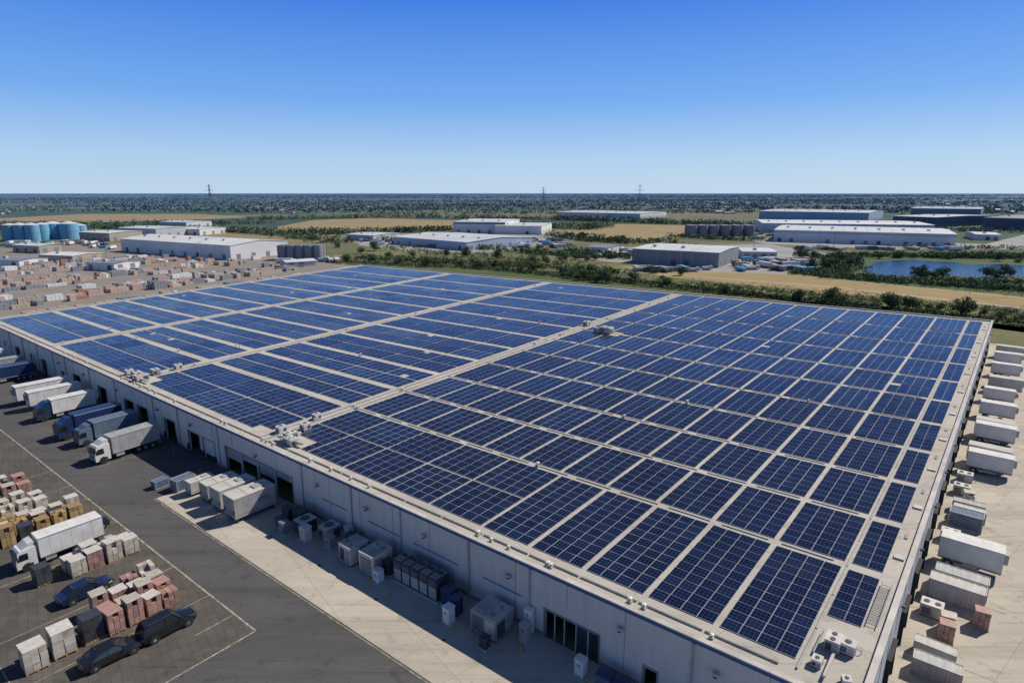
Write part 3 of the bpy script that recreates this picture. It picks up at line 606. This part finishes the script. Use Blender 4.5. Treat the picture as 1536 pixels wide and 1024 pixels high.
# ------------------------------------------------------------------ storage yard beyond the left end
sheet('storage_yard',[G(-260,470),G(-20,492),G(545,402),G(470,386),G(330,374),G(120,368),G(-300,366)],.01,m_dirt)
c0=(cN+cB)/2; e=(cB-cL).normalized(); en=Vector((-e.y,e.x))
if en.dot(c0-cL)>0: en=-en
st=MB(); tone=[f_white,f_tan,f_tan,f_pink,f_pink,f_wall,f_grey,f_red,f_tan,f_roof,f_pink,f_grey]
ang=math.atan2(e.y,e.x)
for row in range(23):
    dd=14+row*8.6+random.uniform(-1.2,1.2)
    if row in (3,4,9,10,15,16): continue
    x=-150.; lim=175; 
    while x<lim:
        if random.random()<.10: x+=random.uniform(12,34)
        L=random.choice([2.4,4,6,6,8]); 
        if random.random()<.9:
            p=cL+e*x+en*dd; t_=random.choice(tone); hh=random.choice([1.2,1.6,2.2])*(1 if random.random()<.92 else 1.6)
            for k in range(random.randint(1,2)):
                q=p+en*(k*2.8+random.uniform(-.2,.2))
                m_=max(1,int(L/1.4))
                for j in range(m_):
                    qq=q+e*((j+.5)*L/m_-L/2); st.box(qq.x,qq.y,.12,L/m_-.12,2.2,hh*random.uniform(.9,1.05),t_ if random.random()<.93 else random.choice(tone),ang)
                st.box(q.x,q.y,.02,L,2.3,.1,f_tan,ang)
        x+=L+random.uniform(.3,1.0)
st.obj('stacked_goods',fix=True)
# ------------------------------------------------------------------ distant buildings
def shed(name,a,b,c,h,rise=1.2,wm=f_wall,rm=f_roof,doors=8,band=None):
    a,b,c=(G(*p) for p in (a,b,c)); dx=(b-a); L=dx.length; dx.normalize(); n=Vector((-dx.y,dx.x,0))
    D=max(12,(c-b).dot(n)); a2=a+n*D; b2=b+n*D; up=Vector((0,0,1))
    w=MB(); r0=(a+a2)/2+up*(h+rise); r1=(b+b2)/2+up*(h+rise)
    w.add([a,b,b+up*h,a+up*h],[(0,1,2,3)],wm); w.add([a2,b2,b2+up*h,a2+up*h],[(3,2,1,0)],wm)
    w.add([b,b2,b2+up*h,r1,b+up*h],[(0,1,2,3,4)],wm); w.add([a,a2,a2+up*h,r0,a+up*h],[(4,3,2,1,0)],wm)
    o=.35; z=up*(h+.02)
    for (p,q,s,t2,sg) in ((a,b,r0,r1,-1),(a2,b2,r0,r1,1)):
        p1=p+n*sg*o-dx*o+z;q1=q+n*sg*o+dx*o+z;s1=s-dx*o+up*.03;t1=t2+dx*o+up*.03
        w.add([p1,q1,t1,s1,p1+up*.25,q1+up*.25,t1+up*.25,s1+up*.25],[(0,1,2,3),(4,5,6,7),(0,1,5,4),(1,2,6,5),(3,0,4,7)],rm)
        m2=f_grey if rm is not f_grey else f_wall
        for i in range(1,int(L/9)):
            k=p1.lerp(q1,i*9/L)+up*.27; kk=s1.lerp(t1,i*9/L)+up*.27; w.beam(k,kk,.25,m2,.05)
    k=doors
    for i in range(k):
        if random.random()<.3: continue
        p=a+dx*(L*(i+.5)/k)-n*.06; w.beam(p-dx*1.5+up*1.6,p+dx*1.5+up*1.6,.1,random.choice([f_dark,f_grey]),3.2)
    for i in range(int(L/7)): p=a+dx*(i*7+2)-n*.05; w.beam(p+up*.1,p+up*(h-.1),.14,rm)
    if band: p=a-n*.08; w.beam(p+up*(h-1.5),p+dx*L+up*(h-1.5),.1,band,1.2)
    kk=max(2,int(D/10))
    for i in range(kk): p=b+n*(D*(i+.5)/kk)+dx*.06; w.beam(p-n*1.5+up*1.7,p+n*1.5+up*1.7,.1,f_grey,3.4)
    for i in range(int(L/18)):
        p=a+dx*(9+i*18)+n*D*.3; w.box(p.x,p.y,h+rise*.5,2.2,1.6,1.6,f_wall,math.atan2(dx.y,dx.x))
    w.obj(name)
shed('warehouse_building',(183,377),(347,390),(418,380),9,2.2,f_white,f_white,9)
shed('factory_building',(590,366),(700,376),(742,363),6,2.0,f_lb,f_roof,6)
shed('office_building',(680,349),(758,350),(812,344),11.5,.3,f_white,f_roof,5,f_dark)
shed('office_building',(742,351),(812,352),(822,346),8.5,.3,f_white,f_roof,5)
shed('warehouse_building',(948,394),(1077,402),(1115,391),8.5,.8,f_grey,f_roof,7)
shed('storage_shed',(1113,388),(1165,389),(1198,383),4.5,.5,f_wall,f_roof,4)
shed('warehouse_building',(1160,362),(1432,371),(1462,361),10,1.2,f_white,f_roof,14,f_lb)
shed('warehouse_building',(1143,349),(1400,353),(1440,346),10,1.2,f_lb,f_white,10)
shed('warehouse_building',(1138,329),(1302,333),(1335,328),13,1.5,f_lb,f_roof,8)
shed('warehouse_building',(1338,338),(1402,341),(1440,335),12,1.,f_dark,f_roof,4)
shed('warehouse_building',(1365,324),(1470,326),(1502,322),14,1.,f_grey,f_lb,4)
shed('warehouse_building',(1473,343),(1600,348),(1640,340),13,1.,f_dark,f_grey,4)
shed('warehouse_building',(835,325),(960,328),(975,324),8,1.,f_white,f_roof,4)
for a,b,c,h in (((120,360),(165,362),(180,357),7),((178,354),(235,356),(250,351),8),((255,352),(300,353),(312,349),6),((520,360),(560,362),(575,357),5),((878,379),(912,381),(925,376),4),((1205,340),(1260,341),(1270,338),6),((1462,360),(1500,361),(1510,357),5),((20,378),(60,380),(70,376),5),((430,402),(475,399),(480,395),3),((850,322),(900,323),(910,321),7),((240,340),(280,341),(290,338),6),((60,392),(110,394),(122,388),4),((130,405),(172,407),(184,401),4),((-20,400),(30,402),(44,396),4)):
    shed('storage_shed',a,b,c,h,.8,random.choice([f_white,f_wall,f_tan]),random.choice([f_white,f_roof,f_grey]),3)
def silos(name,cols,row,r,h,m,dome=True,depth=2):
    w=MB()
    for k in range(depth):
        for c in cols:
            p=G(c,row); p.y+=k*r*2.1; w.cyl(p.x,p.y,0,r,h,m,24); w.cyl(p.x,p.y,h,r,r*(.25 if dome else .1),f_roof if dome else m,24,r2=r*.2)
            w.cyl(p.x,p.y,h*.5,r+.08,.25,f_grey,24)
            for a in (200,225,): 
                q=(p.x+(r+.2)*math.cos(R(a)),p.y+(r+.2)*math.sin(R(a))); w.beam((*q,0),(*q,h),.25,f_grey)
    w.obj(name)
silos('blue_storage_tank',(17,34,51),361,5.6,14,f_blue); silos('blue_storage_tank',(82,106,),358,8.,14,f_blue,depth=1); silos('blue_storage_tank',(66,122),357,5.5,12,f_blue,depth=1)
silos('grey_silo',(425,438,451,464,478),390,2.9,9.5,f_grey,False); silos('grey_silo',(1038,1054,1070,1088,1106,1124),354,4.8,10.5,f_grey,False)
# ------------------------------------------------------------------ land parcels
def parc(name,pts,z,m): return sheet(name,[G(*p) for p in pts],z,m)
parc('golden_field',[(395,344),(470,330),(560,327),(700,331),(690,343),(560,349),(470,349)],.02,m_gold)
parc('golden_field',[(850,347),(930,336),(1030,338),(1020,352),(960,362),(870,360)],.03,m_gold)
parc('golden_field',[(-60,331),(120,321),(300,321),(380,326),(280,330),(140,334)],.03,m_gold)
parc('golden_field',[(960,330),(1120,322),(1150,327),(1130,334)],.03,m_dry)
parc('golden_field',[(420,318),(700,314),(780,318),(600,322)],.03,m_dry)
parc('golden_field',[(960,314),(1250,309),(1350,312),(1150,317)],.03,m_dry)
parc('dry_meadow',[(560,372),(760,374),(930,384),(940,398),(1230,408),(1536,440),(1700,470),(1536,484),(1200,448),(900,412),(700,396),(520,392)],.015,m_dry)
parc('golden_field',[(930,399),(1190,405),(1320,424),(1540,446),(1540,462),(1260,440),(1000,416)],.03,m_gold)
parc('green_verge',[(500,392),(840,407),(1020,430),(1536,490),(1700,520),(1500,478),(1018,437),(540,395)],.03,m_green)
parc('green_marsh',[(1180,408),(1215,385),(1300,377),(1560,380),(1750,400),(1700,440),(1540,442),(1330,428)],.04,m_green)
parc('pale_lot',[(880,372),(1150,366),(1240,380),(1235,386),(1180,411),(1050,408),(880,388)],.05,m_lot)
parc('pale_lot',[(520,352),(640,350),(850,352),(860,358),(760,378),(640,380),(540,368)],.05,m_lot)
parc('pale_lot',[(1100,356),(1480,366),(1536,352),(1536,374),(1340,374),(1150,366)],.055,m_lot)
parc('pond_water',[(1296,408),(1302,399),(1312,394),(1335,391),(1368,390),(1400,392),(1432,393),(1450,397),(1500,396),(1550,399),(1600,402),(1640,412),(1560,416),(1510,414),(1460,416),(1430,413),(1400,412),(1370,415),(1340,416),(1310,413)],.08,m_water)
def track(pts,w,z=.06,m=m_track):
    b=MB(); P=[G(*p) for p in pts]
    for i in range(len(P)-1):
        d=(P[i+1]-P[i]).normalized(); n=Vector((-d.y,d.x,0))*w/2; 
        b.add([P[i]-n+Vector((0,0,z)),P[i]+n+Vector((0,0,z)),P[i+1]+n+Vector((0,0,z)),P[i+1]-n+Vector((0,0,z))],[(0,1,2,3)],m)
    b.obj('gravel_road',fix=False)
track([(500,383),(700,392),(880,402),(1000,412)],3,.07); track([(1000,412),(1250,431),(1540,463)],3,.08); track([(820,384),(1000,400),(1200,414),(1540,448)],2.2,.09)
# ------------------------------------------------------------------ vegetation
def cloud(name,C,S,mi,mats=m_leaf,extra=None,flat=.6,link=True):
    C=np.asarray(C,float);n=len(C); a=rng.normal(size=(n,3)); a/=np.linalg.norm(a,axis=1)[:,None]; r=rng.normal(size=(n,3)); b=np.cross(a,r); b/=np.linalg.norm(b,axis=1)[:,None]
    S=np.asarray(S,float)[:,None]; a=a*S; b=b*S*flat
    V=np.stack([C-a-b*.6,C+a*.2-b,C+a+b*.3,C-a*.3+b],1).reshape(-1,3); Fc=np.arange(4*n).reshape(-1,4)
    V=V.tolist();Fc=Fc.tolist();mi=list(mi); mats=list(mats)
    if extra:
        o=len(V); V+=extra.v; Fc+=[[o+i for i in f] for f in extra.f]; mi+=[len(mats)]*len(extra.f); mats.append(m_bark)
    me=bpy.data.meshes.new(name); me.from_pydata(V,[],Fc)
    for m in mats: me.materials.append(m)
    me.polygons.foreach_set('material_index',np.array(mi,dtype=np.int32)); me.update()
    return me
def treemesh(h,w,nl=1200):
    ex=MB(); ex.cyl(0,0,0,h*.03,h*.4,m_bark,7,r2=h*.018); C=[];S=[];mi=[]
    nb=random.randint(9,13)
    for i in range(nb):
        a=random.uniform(0,6.28); rr=w*.5*random.uniform(.1,.75); z=h*random.uniform(.22,.80); c=Vector((rr*math.cos(a),rr*math.sin(a),z))
        ex.beam((0,0,h*random.uniform(.15,.35)),c,h*.012,m_bark)
        R_=w*random.uniform(.2,.32)
        k=int(nl/nb)
        for _ in range(k):
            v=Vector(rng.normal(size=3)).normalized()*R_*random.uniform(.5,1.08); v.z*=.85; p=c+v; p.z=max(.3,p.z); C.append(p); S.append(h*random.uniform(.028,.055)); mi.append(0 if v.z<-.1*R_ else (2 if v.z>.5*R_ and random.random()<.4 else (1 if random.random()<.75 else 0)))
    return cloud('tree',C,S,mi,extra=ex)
TM=[treemesh(8,8),treemesh(9,7.5),treemesh(7,8),treemesh(9,9),treemesh(6,7)]
def tree(c,r,s=1.):
    p=G(c,r); place(random.choice(TM),'tree',p,random.uniform(0,6.28),sc=(s*random.uniform(.9,1.15),s*random.uniform(.9,1.15),s*random.uniform(.75,1.0)))
for c,r in ((845,414),(856,417),(868,420),(882,420),(895,423),(910,424),(902,419),(715,402),(722,403),(838,391),(850,389),(862,390),(870,387),(892,390),(880,392),(843,387),(950,424),(1000,430),(1060,436),(1068,438),(1090,440),(1105,442),(1130,444),(1200,449),(1245,452),(1260,455),(1330,462),(1340,463),(1360,463),(1372,465),(1395,468),(1408,466),(1440,472),(1450,471),(1210,388),(1200,387),(1222,386),(1380,418),(1392,417),(1402,418),(1412,417),(1376,415),(1480,415),(1492,418),(1506,415),(1516,414),(520,393),(560,393),(600,396),(1250,400),(1240,404),(1475,474),(1500,478),(1525,482),(640,400),(655,399),(780,407),(800,409),(1275,398),(1262,392),(1288,393),(1232,396),(1220,402),(1320,388),(1345,387),(1420,389),(1500,392),(1528,394),(760,404),(742,402),(690,400),(872,416),(858,412),(888,416),(580,388),(620,386),(700,385),(745,388),(800,394),(815,392),(1020,413),(980,409),(668,384),(540,380),(505,372),(560,376)):
    tree(c+random.uniform(-2,2),r,random.uniform(.4,.78) if r>425 else random.uniform(.6,.95))
def mass(name,specs,K=24):
    C=[];S=[];mi=[]
    for (path,n,w,h) in specs:
        P=[G(*p) for p in path]; seg_=[(P[i+1]-P[i]).length for i in range(len(P)-1)]; T=sum(seg_)
        for _ in range(n):
            t=random.uniform(0,T); i=0
            while i<len(seg_)-1 and t>seg_[i]: t-=seg_[i]; i+=1
            p=P[i].lerp(P[i+1],t/seg_[i]); hh=h*random.uniform(.35,1.15); p=p+Vector((random.gauss(0,w*.4),random.gauss(0,w*.5),0)); rr=hh*random.uniform(.5,.85); base=random.choice([0,0,1,1,2])
            for k in range(K):
                v=rng.normal(size=3); v/=np.linalg.norm(v); q=random.uniform(.4,1)
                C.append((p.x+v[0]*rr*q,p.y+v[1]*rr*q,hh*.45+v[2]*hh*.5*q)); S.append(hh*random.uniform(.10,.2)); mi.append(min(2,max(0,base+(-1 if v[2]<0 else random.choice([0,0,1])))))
    place(cloud(name,C,S,mi),name)
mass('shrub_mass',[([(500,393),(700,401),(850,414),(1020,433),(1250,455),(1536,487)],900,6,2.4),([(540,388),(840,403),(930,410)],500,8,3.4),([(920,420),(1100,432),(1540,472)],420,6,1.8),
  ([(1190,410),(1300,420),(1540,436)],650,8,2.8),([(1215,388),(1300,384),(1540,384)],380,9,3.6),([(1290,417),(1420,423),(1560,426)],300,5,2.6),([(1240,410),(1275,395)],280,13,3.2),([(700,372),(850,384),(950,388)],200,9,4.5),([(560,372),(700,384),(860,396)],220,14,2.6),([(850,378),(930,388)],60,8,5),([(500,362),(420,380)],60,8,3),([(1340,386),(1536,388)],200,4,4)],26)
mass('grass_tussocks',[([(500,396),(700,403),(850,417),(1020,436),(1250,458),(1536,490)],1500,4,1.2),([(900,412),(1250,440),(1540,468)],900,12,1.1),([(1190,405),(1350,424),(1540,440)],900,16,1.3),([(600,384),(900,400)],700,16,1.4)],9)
mass('hedgerow',[([(330,345),(520,365)],300,12,6),([(540,352),(600,364)],60,8,6),([(140,342),(400,350),(520,352)],500,16,7),([(380,330),(600,326),(900,331)],500,22,8),([(700,334),(880,345),(900,340)],300,20,8),([(450,352),(680,346)],300,14,7),([(880,362),(1020,366)],120,12,6),([(820,356),(950,366)],150,14,7),([(1010,356),(1140,362)],150,8,5),([(1400,346),(1536,350)],70,12,7),([(0,345),(150,340)],160,20,7),([(840,330),(1130,340)],500,24,8),([(600,372),(760,370)],90,8,4),([(1330,372),(1536,374)],120,8,4),([(0,338),(400,336)],300,18,7),([(520,322),(1130,320)],350,26,8)],16)
C=[];S=[];mi=[]
for L_ in range(190):
    rr=10**random.uniform(3.1,4.1); b0=random.uniform(-.95,.95)*rr; ln=random.uniform(.12,.6)*rr; sl_=random.uniform(-.06,.06); dens=7+rr*.0026
    n=int(min(260,ln/dens)); wd=rr*.003+6
    for k in range(n):
        x=b0+ln*random.random()-ln/2; y=rr+(x-b0)*sl_+random.gauss(0,wd); h=random.uniform(4,8); base=random.choice([0,1])
        for q in range(8):
            C.append((x+random.gauss(0,dens*.4),y+random.gauss(0,3),h*random.uniform(.1,1))); S.append(h*random.uniform(.25,.45)+rr*.0002); mi.append(base if q%3 else 1)
place(cloud('distant_woodland',C,S,mi,m_leaffar),'distant_woodland')
w=MB()
for _ in range(190):
    rr=10**random.uniform(3.1,3.75); x=random.uniform(-.95,.95)*rr; 
    if random.random()<.7: x=random.gauss(random.choice([-.8,-.3,.35,.75])*rr,.07*rr)
    s=random.uniform(7,18); a=random.uniform(-.4,.4); h=random.uniform(2.5,4.5); d=s*.6
    cs_,sn=math.cos(a),math.sin(a)
    def T(px,py,pz): return (x+px*cs_-py*sn,rr+px*sn+py*cs_,pz)
    wm=random.choice([f_wall,f_wall,f_tan,f_pink]); rm=random.choice([f_roof,f_red,f_grey,f_grey])
    w.add([T(-s/2,-d/2,0),T(s/2,-d/2,0),T(s/2,d/2,0),T(-s/2,d/2,0),T(-s/2,-d/2,h),T(s/2,-d/2,h),T(s/2,d/2,h),T(-s/2,d/2,h)],[(0,1,5,4),(1,2,6,5),(2,3,7,6),(3,0,4,7)],wm)
    w.add([T(-s/2,-d/2,h),T(s/2,-d/2,h),T(s/2,0,h+2),T(-s/2,0,h+2),T(s/2,d/2,h),T(-s/2,d/2,h)],[(0,1,2,3),(3,2,4,5)],rm)
w.obj('distant_settlement',fix=False)
w=MB()
def clutter(c0,c1,r0,r1,n):
    for _ in range(n):
        p=G(random.uniform(c0,c1),random.uniform(r0,r1)); a=random.choice([.2,1.77])+random.uniform(-.1,.1); L=random.choice([4,6,10]); m=random.choice([f_white,f_white,f_wall,f_grey,f_dark,f_tan,f_blue])
        w.box(p.x,p.y,.9,L,2.4,random.uniform(1,2.4),m,a); w.box(p.x,p.y,.35,L*.9,2.0,.5,f_dark,a)
        q=p+Vector((math.cos(a),math.sin(a),0))*(L/2+1.); w.box(q.x,q.y,.5,1.6,2.3,2.0,m,a)
clutter(890,945,374,386,16);clutter(950,1060,405,408,12);clutter(1100,1220,392,407,40);clutter(540,590,356,368,20);clutter(760,850,355,372,30);clutter(1200,1460,373,376,22);clutter(1120,1160,352,360,10);clutter(0,170,364,374,50);clutter(200,330,358,366,20)
clutter(420,520,392,396,8)
w.obj('parked_lorries')
def pylon(c,r,h,s=1.):
    p=G(c,r); w=MB(); wd=h*.09; t=max(.3,p.y*.00026)
    L=[(-1,-1),(1,-1),(1,1),(-1,1)]
    zs=[0,.25,.45,.62,.76,.88,1.]; ws=[1,.66,.44,.30,.2,.15,.05]
    for i in range(6):
        for k in range(4):
            a=L[k];b=L[(k+1)%4]
            f=lambda q,j:(q[0]*wd*ws[j],q[1]*wd*ws[j],h*zs[j])
            w.beam(f(a,i),f(a,i+1),t,f_steel); w.beam(f(a,i),f(b,i+1),t*.6,f_steel); w.beam(f(b,i),f(a,i+1),t*.6,f_steel)
    for z,l in ((.66,.12),(.8,.16),(.93,.10)):
        for s_ in (-1,1): w.beam((0,0,h*z),(s_*h*l,0,h*z),t,f_steel); w.beam((0,0,h*(z+.04)),(s_*h*l,0,h*z),t*.7,f_steel); w.beam((s_*h*l,0,h*z),(s_*h*l,0,h*z-2.5),t*.6,f_steel)
    w.obj('electricity_pylon',p,random.uniform(-.3,.3))
pylon(318,322,58);pylon(958,322,58);pylon(815,309,60)
def pole(c,r,h):
    w=MB(); w.cyl(0,0,0,.22,h,f_grey,8,r2=.1); w.beam((0,0,h),(1.8,0,h+.2),.14,f_grey); w.box(1.9,0,h+.05,.9,.35,.16,f_white); w.obj('street_lamp',G(c,r))
for c,r,h in ((368,350,18),(226,350,20),(412,378,14),(490,385,13),(60,392,14),(160,388,14),(560,372,12),(1250,372,12),(1130,378,12),(900,378,12),(300,392,12)): pole(c,r,h)
